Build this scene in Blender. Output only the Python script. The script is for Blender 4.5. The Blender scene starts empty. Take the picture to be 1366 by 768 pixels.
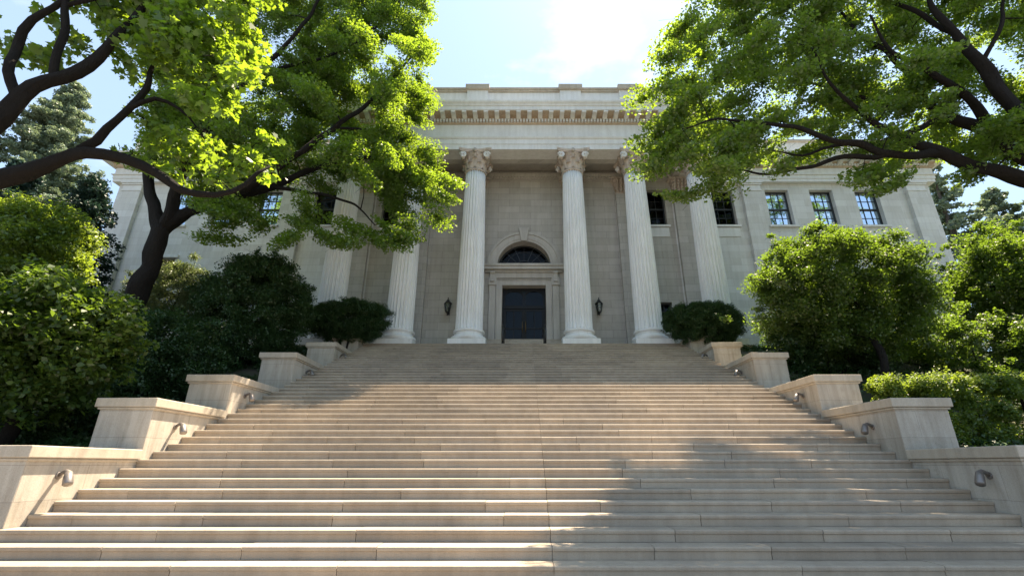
import bpy, bmesh, math, random
import numpy as np
from mathutils import Vector, Matrix, noise as mnoise

R = math.radians
scn = bpy.context.scene
col = scn.collection
rnd = random.Random(7)

# ------------------------------------------------------------------ camera model
F = 621.0; CX = 699.0; CY = 384.0; PITCH = math.atan(0.38)
cs, sn = math.cos(PITCH), math.sin(PITCH)
def P(px, py, Y):
    v = CY - py
    return Vector(((px - CX) * Y / (cs * F - sn * v), Y, (sn * F + cs * v) * Y / (cs * F - sn * v)))

# ------------------------------------------------------------------ tagging helpers
def tag(o, label=None, cat=None, group=None, kind=None):
    if label: o['label'] = label
    if cat: o['category'] = cat
    if group: o['group'] = group
    if kind: o['kind'] = kind
    return o
def thing(name, label, cat, loc=(0, 0, 0), group=None):
    o = bpy.data.objects.new(name, None); col.objects.link(o)
    o.location = loc; o.empty_display_size = .3
    return tag(o, label, cat, group)
def link(name, me, m, parent=None):
    o = bpy.data.objects.new(name, me); col.objects.link(o)
    if m: me.materials.append(m)
    if parent:
        o.parent = parent
        o.matrix_parent_inverse = Matrix.Translation(-world_loc(parent))
    return o
def world_loc(o):
    l = Vector(o.location)
    if o.parent:
        l = l + world_loc(o.parent) + o.matrix_parent_inverse.translation
    return l

class MB:
    def __init__(s): s.v = []; s.f = []; s.sm = []
    def add(s, vs, fs, smooth=False):
        n = len(s.v); s.v += [tuple(v) for v in vs]
        s.f += [tuple(i + n for i in f) for f in fs]; s.sm += [smooth] * len(fs); return s
    def box(s, x0, x1, y0, y1, z0, z1):
        if x0 > x1: x0, x1 = x1, x0
        return s.add([(x0,y0,z0),(x1,y0,z0),(x1,y1,z0),(x0,y1,z0),(x0,y0,z1),(x1,y0,z1),(x1,y1,z1),(x0,y1,z1)],
              [(0,3,2,1),(4,5,6,7),(0,1,5,4),(1,2,6,5),(2,3,7,6),(3,0,4,7)])
    def lathe(s, c, prof, n=32, fl=None, smooth=True, cap=True):
        vs = []; fs = []
        for r, z in prof:
            for i in range(n):
                a = 2 * math.pi * i / n
                k = fl(i) if fl else 1
                vs.append((c[0] + r * k * math.cos(a), c[1] + r * k * math.sin(a), c[2] + z))
        for j in range(len(prof) - 1):
            for i in range(n):
                fs.append((j*n+i, j*n+(i+1)%n, (j+1)*n+(i+1)%n, (j+1)*n+i))
        if cap:
            fs.append(tuple(reversed(range(n)))); fs.append(tuple((len(prof)-1)*n+i for i in range(n)))
        return s.add(vs, fs, smooth)
    def tube(s, pts, rad, n=8, smooth=True, wob=0, seed=0, capends=True):
        pts = [Vector(p) for p in pts]; vs = []; fs = []
        t = (pts[1]-pts[0]).normalized(); up = Vector((0,0,1)) if abs(t.z) < .9 else Vector((1,0,0))
        nrm = t.cross(up).normalized()
        for j, p in enumerate(pts):
            t = (pts[min(j+1,len(pts)-1)] - pts[max(j-1,0)]).normalized()
            nrm = (nrm - t * nrm.dot(t)).normalized(); b = t.cross(nrm)
            r = rad[j] if hasattr(rad, '__len__') else rad
            for i in range(n):
                a = 2*math.pi*i/n
                k = 1 + (wob * mnoise.noise(Vector((p.x*1.3+seed+math.cos(a)*1.2, p.y*1.3+math.sin(a)*1.2, p.z*1.3))) if wob else 0)
                vs.append(p + (nrm*math.cos(a) + b*math.sin(a)) * r * k)
        for j in range(len(pts)-1):
            for i in range(n): fs.append((j*n+i, (j+1)*n+i, (j+1)*n+(i+1)%n, j*n+(i+1)%n))
        if capends:
            fs.append(tuple(range(n))); fs.append(tuple((len(pts)-1)*n+i for i in reversed(range(n))))
        return s.add(vs, fs, smooth)
    def prismx(s, prof, x0, x1, smooth=False):   # profile in (y,z), extruded along x
        n = len(prof); vs = [(x0,y,z) for y,z in prof] + [(x1,y,z) for y,z in prof]
        fs = [(i,(i+1)%n,n+(i+1)%n,n+i) for i in range(n)]
        s.add(vs, fs, smooth); s.add([vs[i] for i in range(n)], [tuple(reversed(range(n)))]); s.add([vs[n+i] for i in range(n)], [tuple(range(n))]); return s
    def build(s, name, m, parent=None, bevel=0, seg=2, fixn=True):
        me = bpy.data.meshes.new(name); me.from_pydata(s.v, [], s.f)
        me.polygons.foreach_set('use_smooth', s.sm)
        if fixn:
            bm = bmesh.new(); bm.from_mesh(me); bmesh.ops.recalc_face_normals(bm, faces=bm.faces); bm.to_mesh(me); bm.free()
        me.update()
        o = link(name, me, m, parent)
        if bevel:
            b = o.modifiers.new('bevel', 'BEVEL'); b.width = bevel; b.segments = seg; b.limit_method = 'ANGLE'; b.angle_limit = R(40); b.harden_normals = False
        return o

# ------------------------------------------------------------------ materials
def newmat(name):
    m = bpy.data.materials.new(name); m.use_nodes = True
    nt = m.node_tree; b = nt.nodes['Principled BSDF']; return m, nt, b
def N(nt, t, **kw):
    n = nt.nodes.new(t)
    for k, v in kw.items():
        if k in n.inputs.keys() if isinstance(k, str) else False: n.inputs[k].default_value = v
        else: setattr(n, k, v)
    return n
def mixc(nt, a, b, fac, mode='MIX'):
    n = nt.nodes.new('ShaderNodeMix'); n.data_type = 'RGBA'; n.blend_type = mode
    for i, v in ((0, fac), (6, a), (7, b)):
        if hasattr(v, 'links'): nt.links.new(v, n.inputs[i])
        elif i == 0: n.inputs[0].default_value = v
        else: n.inputs[i].default_value = (*v, 1) if len(v) == 3 else v
    return n.outputs[2]
def ramp(nt, src, p0, p1, c0=(0,0,0), c1=(1,1,1)):
    r = nt.nodes.new('ShaderNodeValToRGB'); r.color_ramp.elements[0].position = p0; r.color_ramp.elements[1].position = p1
    r.color_ramp.elements[0].color = (*c0, 1); r.color_ramp.elements[1].color = (*c1, 1)
    nt.links.new(src, r.inputs[0]); return r.outputs[0]
def noise_tex(nt, vec, scale, detail=4, rough=.55):
    n = nt.nodes.new('ShaderNodeTexNoise'); n.inputs['Scale'].default_value = scale; n.inputs['Detail'].default_value = detail
    n.inputs['Roughness'].default_value = rough; nt.links.new(vec, n.inputs['Vector']); return n.outputs['Fac']
def mapping(nt, vec, scale=(1,1,1), loc=(0,0,0)):
    m = nt.nodes.new('ShaderNodeMapping'); m.inputs['Scale'].default_value = scale; m.inputs['Location'].default_value = loc
    nt.links.new(vec, m.inputs[0]); return m.outputs[0]

def stone(name, c, c2, rough=.8, ashlar=None, island=0, streak=.5, bump=.25, grain=60, mortar_dark=.62, pore=0.0):
    m, nt, b = newmat(name)
    tc = nt.nodes.new('ShaderNodeTexCoord').outputs['Object']
    geo = nt.nodes.new('ShaderNodeNewGeometry')
    big = noise_tex(nt, tc, .7, 5, .6)
    base = mixc(nt, c, c2, ramp(nt, big, .35, .68))
    g = noise_tex(nt, tc, grain, 4, .7)
    base = mixc(nt, base, ramp(nt, g, .3, .7, (.72,.72,.72), (1.12,1.12,1.12)), .55, 'MULTIPLY')
    st = noise_tex(nt, mapping(nt, tc, (3.2, 3.2, .28)), 1.6, 6, .65)
    base = mixc(nt, base, ramp(nt, st, .32, .6, (.62,.59,.55), (1,1,1)), streak, 'MULTIPLY')
    blot = noise_tex(nt, tc, 4.5, 6, .75)
    base = mixc(nt, base, ramp(nt, blot, .56, .74, (1,1,1), (.74,.71,.67)), streak, 'MULTIPLY')
    if pore:
        pr = noise_tex(nt, mapping(nt, tc, (1,1,3)), 26, 3, .6)
        base = mixc(nt, base, ramp(nt, pr, .60, .72, (1,1,1), (.6,.57,.53)), pore, 'MULTIPLY')
    if island:
        mm = nt.nodes.new('ShaderNodeMapRange'); nt.links.new(geo.outputs['Random Per Island'], mm.inputs[0])
        mm.inputs[3].default_value = 1 - island; mm.inputs[4].default_value = 1 + island*.5
        cb = nt.nodes.new('ShaderNodeCombineColor')
        for i in range(3): nt.links.new(mm.outputs[0], cb.inputs[i])
        base = mixc(nt, base, cb.outputs[0], 1, 'MULTIPLY')
    h = g
    bp = nt.nodes.new('ShaderNodeBump'); bp.inputs['Strength'].default_value = bump; bp.inputs['Distance'].default_value = .012
    ad = nt.nodes.new('ShaderNodeMath'); ad.operation = 'ADD'; nt.links.new(g, ad.inputs[0])
    bl2 = nt.nodes.new('ShaderNodeMath'); bl2.operation = 'MULTIPLY'; nt.links.new(blot, bl2.inputs[0]); bl2.inputs[1].default_value = 1.6
    nt.links.new(bl2.outputs[0], ad.inputs[1]); hh = ad.outputs[0]
    if ashlar:
        sx = nt.nodes.new('ShaderNodeSeparateXYZ'); nt.links.new(tc, sx.inputs[0])
        a = nt.nodes.new('ShaderNodeMath'); a.operation = 'ADD'; nt.links.new(sx.outputs[0], a.inputs[0]); nt.links.new(sx.outputs[1], a.inputs[1])
        cx = nt.nodes.new('ShaderNodeCombineXYZ'); nt.links.new(a.outputs[0], cx.inputs[0]); nt.links.new(sx.outputs[2], cx.inputs[1])
        br = nt.nodes.new('ShaderNodeTexBrick'); nt.links.new(cx.outputs[0], br.inputs[0])
        br.inputs['Scale'].default_value = 1; br.inputs['Brick Width'].default_value = ashlar[0]; br.inputs['Row Height'].default_value = ashlar[1]
        br.inputs['Mortar Size'].default_value = ashlar[2]; br.inputs['Mortar Smooth'].default_value = .3
        br.inputs['Color1'].default_value = (1,1,1,1); br.inputs['Color2'].default_value = (.86,.85,.83,1); br.inputs['Mortar'].default_value = (mortar_dark,)*3+(1,)
        base = mixc(nt, base, br.outputs['Color'], 1, 'MULTIPLY')
        s2 = nt.nodes.new('ShaderNodeMath'); s2.operation = 'MULTIPLY_ADD'; nt.links.new(br.outputs['Fac'], s2.inputs[0]); s2.inputs[1].default_value = -3; nt.links.new(hh, s2.inputs[2]); hh = s2.outputs[0]
    nt.links.new(hh, bp.inputs['Height']); nt.links.new(bp.outputs[0], b.inputs['Normal'])
    nt.links.new(base, b.inputs['Base Color']); b.inputs['Roughness'].default_value = rough
    b.inputs['Specular IOR Level'].default_value = .3
    return m

M = {}
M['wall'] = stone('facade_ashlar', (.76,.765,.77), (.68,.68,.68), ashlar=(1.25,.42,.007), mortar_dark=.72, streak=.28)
M['trim'] = stone('trim_limestone', (.78,.785,.79), (.71,.71,.71), streak=.3)
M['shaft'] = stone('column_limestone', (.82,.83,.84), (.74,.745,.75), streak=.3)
M['brown'] = stone('stained_warm_bounce_stone', (.60,.48,.37), (.48,.38,.29), streak=.5)  # brown stain, with warm bounce from the steps put into the colour
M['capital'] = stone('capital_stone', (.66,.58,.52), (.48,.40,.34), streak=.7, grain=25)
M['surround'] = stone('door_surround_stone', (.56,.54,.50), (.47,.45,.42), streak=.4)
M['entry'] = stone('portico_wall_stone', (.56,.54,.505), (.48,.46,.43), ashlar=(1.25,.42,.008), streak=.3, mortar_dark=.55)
M['step'] = stone('granite_step', (.45,.375,.29), (.355,.30,.24), island=.30, streak=.42, grain=90, bump=.35, rough=.72, pore=.4)
M['cheek'] = stone('cheek_wall_stone', (.53,.485,.42), (.45,.41,.355), streak=.75, grain=70, pore=.3, ashlar=(1.05,.49,.005), mortar_dark=.66)
M['cap'] = stone('coping_stone', (.52,.46,.38), (.42,.37,.30), streak=.5, grain=70, pore=.4)
M['roof'] = stone('roof_slab', (.25,.25,.25), (.18,.18,.18)); M['room'] = stone('darkened_room_wall', (.05,.05,.05), (.03,.03,.03))
M['pave'] = stone('paving', (.24,.225,.21), (.18,.17,.16), streak=.3, ashlar=(1.2,.8,.006))

def plain(name, c, rough=.5, metal=0, spec=.5):
    m, nt, b = newmat(name); b.inputs['Roughness'].default_value = rough
    tc = nt.nodes.new('ShaderNodeTexCoord').outputs['Object']
    f = noise_tex(nt, tc, 9, 5, .6)
    nt.links.new(mixc(nt, tuple(x*.75 for x in c), tuple(min(1, x*1.2) for x in c), f), b.inputs['Base Color'])
    b.inputs['Metallic'].default_value = metal; b.inputs['Specular IOR Level'].default_value = spec
    return m
M['iron'] = plain('black_iron', (.012,.013,.015), .4)
M['darkwood'] = plain('dark_painted_door', (.010,.011,.013), .5, 0, .25)
M['sash'] = plain('dark_sash', (.02,.022,.025), .5)
M['brass'] = plain('brass', (.25,.18,.09), .4, 1)
M['steel'] = plain('brushed_steel', (.22,.20,.19), .45, .6)
M['blind'] = plain('white_blind', (.75,.76,.78), .8)
def glass(name, fac, tint, rough=.02):
    m, nt, b = newmat(name); nt.nodes.remove(b)
    out = nt.nodes['Material Output']
    tr = nt.nodes.new('ShaderNodeBsdfTransparent'); tr.inputs[0].default_value = (.55,.6,.62,1)
    gl = nt.nodes.new('ShaderNodeBsdfGlossy'); gl.inputs['Color'].default_value = (*tint, 1); gl.inputs['Roughness'].default_value = rough
    tc = nt.nodes.new('ShaderNodeTexCoord').outputs['Object']
    bp = nt.nodes.new('ShaderNodeBump'); bp.inputs['Strength'].default_value = .25; bp.inputs['Distance'].default_value = .03
    nt.links.new(noise_tex(nt, tc, 1.6, 2), bp.inputs['Height']); nt.links.new(bp.outputs[0], gl.inputs['Normal'])
    mx = nt.nodes.new('ShaderNodeMixShader'); mx.inputs[0].default_value = fac
    nt.links.new(tr.outputs[0], mx.inputs[1]); nt.links.new(gl.outputs[0], mx.inputs[2]); nt.links.new(mx.outputs[0], out.inputs[0])
    return m
M['glass'] = glass('window_glass', .82, (.72,.86,1.0))
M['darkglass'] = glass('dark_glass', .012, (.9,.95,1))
M['lampglass'] = glass('lantern_glass', .15, (1,1,1), .2)

def leafmat(name, c1, c2, trans, tf=.5, gloss=.5):
    m, nt, b = newmat(name); nt.nodes.remove(b); out = nt.nodes['Material Output']
    geo = nt.nodes.new('ShaderNodeNewGeometry')
    tc = nt.nodes.new('ShaderNodeTexCoord').outputs['Object']
    nz = noise_tex(nt, tc, .8, 3)
    a = nt.nodes.new('ShaderNodeMath'); a.operation = 'MULTIPLY_ADD'; nt.links.new(geo.outputs['Random Per Island'], a.inputs[0]); a.inputs[1].default_value = .6
    s2 = nt.nodes.new('ShaderNodeMath'); s2.operation = 'MULTIPLY'; nt.links.new(nz, s2.inputs[0]); s2.inputs[1].default_value = .45; nt.links.new(s2.outputs[0], a.inputs[2])
    c = mixc(nt, c1, c2, a.outputs[0])
    ct = mixc(nt, tuple(x*.6 for x in trans), trans, a.outputs[0])
    d = nt.nodes.new('ShaderNodeBsdfDiffuse'); nt.links.new(c, d.inputs[0])
    t = nt.nodes.new('ShaderNodeBsdfTranslucent'); nt.links.new(ct, t.inputs[0])
    g = nt.nodes.new('ShaderNodeBsdfGlossy'); g.inputs['Roughness'].default_value = gloss; g.inputs[0].default_value = (1,1,1,1)
    mx = nt.nodes.new('ShaderNodeMixShader'); mx.inputs[0].default_value = tf
    nt.links.new(d.outputs[0], mx.inputs[1]); nt.links.new(t.outputs[0], mx.inputs[2])
    m2 = nt.nodes.new('ShaderNodeMixShader'); m2.inputs[0].default_value = .04
    nt.links.new(mx.outputs[0], m2.inputs[1]); nt.links.new(g.outputs[0], m2.inputs[2]); nt.links.new(m2.outputs[0], out.inputs[0])
    return m
M['leaf'] = leafmat('maple_leaf', (.03,.075,.012), (.06,.115,.016), (.36,.53,.03))
M['leafnear'] = leafmat('near_maple_leaf', (.03,.085,.012), (.075,.14,.016), (.37,.54,.025))
M['leafyel'] = leafmat('yellow_green_leaf', (.055,.115,.018), (.09,.155,.022), (.32,.43,.03))
M['leafbush'] = leafmat('bush_leaf', (.025,.06,.012), (.065,.11,.018), (.24,.38,.025), .42)
M['leafdark'] = leafmat('dark_evergreen_leaf', (.018,.052,.014), (.035,.08,.02), (.06,.13,.02), .25)
M['leafolive'] = leafmat('olive_leaf', (.07,.095,.035), (.11,.14,.05), (.20,.26,.07), .35)
M['needle'] = leafmat('hazed_blue_green_needle', (.13,.18,.13), (.20,.26,.17), (.26,.34,.16), .3)  # blue-green needles, paled to put distance haze into the colour
M['needledark'] = leafmat('dark_spruce_needle', (.012,.035,.026), (.025,.06,.04), (.03,.07,.04), .2)

def barkmat(name, c):
    m, nt, b = newmat(name); tc = nt.nodes.new('ShaderNodeTexCoord').outputs['Object']
    f = noise_tex(nt, mapping(nt, tc, (5,5,2)), 2.6, 8, .75)
    nt.links.new(mixc(nt, tuple(x*.45 for x in c), tuple(x*1.3 for x in c), f), b.inputs['Base Color'])
    bp = nt.nodes.new('ShaderNodeBump'); bp.inputs['Strength'].default_value = 1; bp.inputs['Distance'].default_value = .14
    nt.links.new(f, bp.inputs['Height']); nt.links.new(bp.outputs[0], b.inputs['Normal']); b.inputs['Roughness'].default_value = .9
    b.inputs['Specular IOR Level'].default_value = .15
    return m
M['bark'] = barkmat('dark_bark', (.023,.020,.018))
M['barkgrey'] = barkmat('grey_bark', (.10,.085,.07))

m, nt, b = newmat('garden_soil_grass'); tc = nt.nodes.new('ShaderNodeTexCoord').outputs['Object']
nt.links.new(mixc(nt, (.03,.05,.015), (.06,.05,.035), ramp(nt, noise_tex(nt, tc, 1.3, 6), .4, .65)), b.inputs['Base Color']); b.inputs['Roughness'].default_value = .95
M['ground'] = m

# ------------------------------------------------------------------ terrain
GY = [(-400,-1.75),(5.9,-1.75),(7.2,-.75),(9.2,0.0),(12.4,.75),(15.5,2.5),(19,4.4),(21,4.95),(60,5.2),(600,6)]
def gz(y):
    for (a, za), (c, zc) in zip(GY, GY[1:]):
        if y <= c: return za + (zc-za)*(y-a)/(c-a)
    return GY[-1][1]
def terrain():
    xs = [-600,-200,-80,-40] + [-30+1*i for i in range(23)] + [-7.5,7.5] + [8+i for i in range(23)] + [40,80,200,600]
    xs = sorted(set(xs)); ys = sorted(set([-400,-100,-30,-10,0,4,5.9] + [6+.5*i for i in range(60)] + [40,60,100,200,600]))
    vs = []
    for y in ys:
        for x in xs:
            z = gz(y)
            if abs(x) < 7.9: z = min(z, -1.745) - (.35 if y > 6 else 0)
            elif y > 6: z += .25*mnoise.noise(Vector((x*.5, y*.5, 0)))*min(1,(abs(x)-7.5)/1.5)
            vs.append((x, y, z))
    nx = len(xs)
    fs = [(j*nx+i, j*nx+i+1, (j+1)*nx+i+1, (j+1)*nx+i) for j in range(len(ys)-1) for i in range(nx-1)]
    mb = MB(); mb.add(vs, fs, True); return mb.build('ground', M['ground'])
tag(terrain(), kind='structure')
mb = MB(); mb.box(-60,60,-60,5.6,-1.8,-1.735); tag(mb.build('pavement', M['pave']), kind='structure')

# ------------------------------------------------------------------ stairs
T = .346; RZ = .153; SY0 = 6.40; SZ0 = -1.127
def stepY(k): return SY0 + T*k
def stepZ(k): return SZ0 + RZ*k
KTOP = 41
stairs = thing('stone_staircase', 'broad flight of worn tan stone steps climbing to the columned portico', 'staircase', (0, 5.4, -1.74))
for k in range(-3, KTOP + 1):
    y, z = stepY(k), stepZ(k); depth = T + .06
    hw = 7.16 if y > 7.0 else 10.2
    if k == KTOP: depth = 3.45; hw = 7.16
    cuts = [-hw]; x = -hw + rnd.uniform(.6, 2.2)
    while x < hw - .7:
        if abs(x - .36) > .55: cuts.append(x)
        x += rnd.uniform(1.5, 2.9)
    cuts.append(.36); cuts.append(hw); cuts.sort()
    mb = MB()
    lip = .02
    for a, c in zip(cuts, cuts[1:]):
        dz = rnd.uniform(-.002,.002); dy = rnd.uniform(-.003,.003)
        yy = y + dy; zz = z + dz
        prof = [(yy+lip, z-RZ+.002), (yy+lip, zz-.058), (yy+.002, zz-.05), (yy, zz-.022), (yy+.004, zz-.010), (yy+.012, zz-.003), (yy+.026, zz), (yy+depth, zz), (yy+depth, z-RZ+.002)]
        mb.prismx(prof, a+.004, c-.004)
    o = mb.build('step', M['step'], stairs)
mb = MB()
cp = []
for k in range(-3, KTOP+1):
    cp += [(stepY(k)+.05, stepZ(k)-RZ-.01), (stepY(k)+.05, stepZ(k)-.03)]
cp += [(23.9, stepZ(KTOP)-.03), (23.9, -2.2), (stepY(-3)+.05, -2.2)]
mb.prismx(cp, -7.14, 7.14); mb.build('foundation', M['step'], stairs)

# cheek pedestals
peds = [(7.15,9.25,.27),(9.25,11.5,1.22),(11.5,14.4,2.08),(14.4,17.3,3.30),(17.3,19.6,4.36),(19.6,20.85,5.22)]
ordn = ['lowest','second lowest','third from the bottom','fourth from the bottom','second highest','highest']
for side in (-1, 1):
    sd = 'left' if side < 0 else 'right'
    for i, (y0, y1, zt) in enumerate(peds):
        p = thing('stair_pedestal', f'{ordn[i]} tan stone block {sd} of the steps', 'pedestal', (side*7.68, y0, gz(y0)-.3), 'stone blocks flanking the steps')
        mb = MB(); mb.box(side*7.165, side*8.2, y0, y1-.004, -2.1 if i < 3 else zt-3.4, zt-.2); mb.build('block', M['cheek'], p, .012)
        mb = MB(); mb.box(side*7.10, side*8.28, y0-.06, y1-.064, zt-.17, zt); mb.box(side*7.13, side*8.24, y0-.03, y1-.07, zt-.215, zt-.172)
        mb.build('coping', M['cap'], p, .014)
lights = [(7.72,-.14),(9.95,.74),(12.15,1.66),(15.3,2.86),(17.95,4.0)]
for side in (-1, 1):
    sd = 'left' if side < 0 else 'right'
    for i, (y, z) in enumerate(lights):
        x = side*7.165; d = -side
        t = thing('wall_light', f'hooked metal light on the {ordn[i]} block {sd} of the steps', 'wall light', (x, y, z), 'hooked metal fittings along the steps')
        mb = MB(); mb.tube([(x, y, z-.01), (x+d*.018, y, z-.01)], .055, 16); mb.build('wall_plate', M['steel'], t, .003)
        pts = [(x+d*.01,y,z), (x+d*.06,y,z+.035), (x+d*.11,y-.01,z+.05), (x+d*.16,y-.02,z+.03), (x+d*.185,y-.03,z-.01)]
        mb = MB(); mb.tube(pts, [.028,.03,.034,.04,.045], 12); mb.build('arm', M['steel'], t)
        mb = MB(); mb.tube([(x+d*.165,y-.02,z+.035), (x+d*.20,y-.045,z-.03), (x+d*.255,y-.08,z-.125), (x+d*.262,y-.085,z-.14)], [.045,.06,.066,.055], 16); mb.build('lamp_head', M['steel'], t)

# ------------------------------------------------------------------ building
B = thing('museum_building', 'grey stone neoclassical building with a six column portico above the steps', 'building', (0, 24, 4.9))
FL = stepZ(KTOP)      # portico floor
YW = 24.0
def wallmesh(x0, x1, z0, z1, Y, rects, arch=None, dep=.45):
    xs = sorted(set([x0, x1] + [r[0] for r in rects] + [r[1] for r in rects])); zs = sorted(set([z0, z1] + [r[2] for r in rects] + [r[3] for r in rects]))
    if arch:
        ax, az, ar = arch
        xs = sorted(set(xs + [ax-ar, ax+ar])); zs = sorted(set(zs + [az, az+ar]))
    mb = MB()
    for xa, xb in zip(xs, xs[1:]):
        for za, zb in zip(zs, zs[1:]):
            mx, mz = (xa+xb)/2, (za+zb)/2
            if any(r[0] < mx < r[1] and r[2] < mz < r[3] for r in rects): continue
            if arch and ax-ar < mx < ax+ar and az < mz < az+ar: continue
            mb.add([(xa,Y,za),(xb,Y,za),(xb,Y,zb),(xa,Y,zb)], [(0,1,2,3)])
    for r in rects:
        a, c, za, zb = r[:4]; d = r[4] if len(r) > 4 else dep
        mb.add([(a,Y,za),(a,Y+d,za),(a,Y+d,zb),(a,Y,zb)], [(0,1,2,3)]); mb.add([(c,Y,za),(c,Y,zb),(c,Y+d,zb),(c,Y+d,za)], [(0,1,2,3)])
        mb.add([(a,Y,zb),(a,Y+d,zb),(c,Y+d,zb),(c,Y,zb)], [(0,1,2,3)]); mb.add([(a,Y,za),(c,Y,za),(c,Y+d,za),(a,Y+d,za)], [(0,1,2,3)])
    if arch:
        n = 32; A = [(ax+ar*math.cos(math.pi*i/n), az+ar*math.sin(math.pi*i/n)) for i in range(n+1)]
        for i in range(n):
            (xa,za),(xb,zb) = A[i], A[i+1]
            mb.add([(xa,Y,za),(xa,Y,az+ar),(xb,Y,az+ar),(xb,Y,zb)], [(0,1,2,3)])
            mb.add([(xa,Y,za),(xb,Y,zb),(xb,Y+.7,zb),(xa,Y+.7,za)], [(0,1,2,3)])
        mb.add([(ax-ar,Y,az),(ax+ar,Y,az),(ax+ar,Y+.7,az),(ax-ar,Y+.7,az)], [(0,1,2,3)])
    return mb
WX = 24.3
win_up = [-20.45,-17.75,-15.1,-11.75,-7.65,7.65,11.75,15.1,17.75,20.45]
win_lo = [(-20.45,8.5,10.9,.75),(20.45,8.5,10.9,.75),(7.55,6.6,8.3,.5)]
DW, DZ0, DZ1 = 1.2, FL+1.02, 9.25
AZ, AR = 10.44, 1.5
HW = .70; WZ0, WZ1 = 13.0, 15.4
rect_all = [(x-HW, x+HW, WZ0, WZ1) for x in win_up] + [(x-h, x+h, a, c) for x, a, c, h in win_lo]
rin = [r for r in rect_all if abs((r[0]+r[1])/2) < 8.5] + [(-DW, DW, DZ0, DZ1, .5)]
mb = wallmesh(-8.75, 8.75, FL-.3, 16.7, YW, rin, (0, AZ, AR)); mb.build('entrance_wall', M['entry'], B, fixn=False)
for s in (-1, 1):
    a, c = (8.75, WX) if s > 0 else (-WX, -8.75)
    rr = [r for r in rect_all if a < (r[0]+r[1])/2 < c]
    mb = wallmesh(a, c, 3.0, 17.2, YW, rr); mb.build('front_wall', M['wall'], B, fixn=False)
mb = MB()
for s in (-1, 1): mb.add([(s*WX,YW,3),(s*WX,YW+22,3),(s*WX,YW+22,17.2),(s*WX,YW,17.2)], [(0,1,2,3)])
mb.add([(-WX,YW+22,3),(WX,YW+22,3),(WX,YW+22,17.2),(-WX,YW+22,17.2)], [(0,1,2,3)]); mb.build('side_wall', M['wall'], B)
mb = MB(); mb.box(-WX,WX,YW+.02,YW+22,17.2,17.35); mb.box(-10.0,10.0,21.3,34,18.3,18.7); mb.build('roof', M['roof'], B)
# lining behind the openings, room shade put into its near-black colour
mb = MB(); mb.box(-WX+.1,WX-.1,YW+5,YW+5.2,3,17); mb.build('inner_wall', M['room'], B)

# windows
def window(x, z0, z1, hw, gm, blind=False, sill=True):
    y = YW + .28; w = MB()
    f = .07
    w.box(x-hw,x-hw+f,y,y+.1,z0,z1); w.box(x+hw-f,x+hw,y,y+.1,z0,z1); w.box(x-hw+f,x+hw-f,y,y+.1,z1-f,z1); w.box(x-hw+f,x+hw-f,y,y+.1,z0,z0+f)
    zm = (z0+z1)/2; w.box(x-hw+f,x+hw-f,y-.02,y+.08,zm-.045,zm+.045)
    for k in (1,2):
        xx = x-hw+f+(2*hw-2*f)*k/3; w.box(xx-.014,xx+.014,y+.02,y+.07,z0+f,zm-.045); w.box(xx-.014,xx+.014,y+.02,y+.07,zm+.045,z1-f)
    for zz in ((z0+f+zm)/2, (zm+z1-f)/2): w.box(x-hw+f,x+hw-f,y+.025,y+.065,zz-.014,zz+.014)
    o = w.build('window', M['sash'], B)
    g = MB(); g.box(x-hw+.02,x+hw-.02,y+.055,y+.062,z0+.02,z1-.02); g.build('pane', gm, o)
    if sill:
        s_ = MB(); s_.box(x-hw-.14,x+hw+.14,YW-.13,YW+.27,z0-.13,z0-.003); s_.build('sill', M['trim'], o, .01)
    if blind:
        g = MB(); g.box(x-hw+.08,x+hw-.08,y+.14,y+.15,z0+.1,z1-.05); g.build('blind', M['blind'], o)
    return o
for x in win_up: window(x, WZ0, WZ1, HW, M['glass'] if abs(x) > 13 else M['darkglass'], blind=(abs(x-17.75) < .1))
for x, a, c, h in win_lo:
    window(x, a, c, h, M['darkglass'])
    if h > .6:
        mb = MB(); mb.box(x-h-.2,x+h+.2,YW-.14,YW-.003,c+.01,c+.2); mb.build('window_hood', M['trim'], B, .01)
for x in (-11.75,-7.65,7.65,11.75):   # apron panels below windows
    mb = MB(); mb.box(x-.75,x+.75,YW-.05,YW-.003,WZ0-.75,WZ0-.16); mb.build('window_apron', M['trim'], B, .02)

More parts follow.
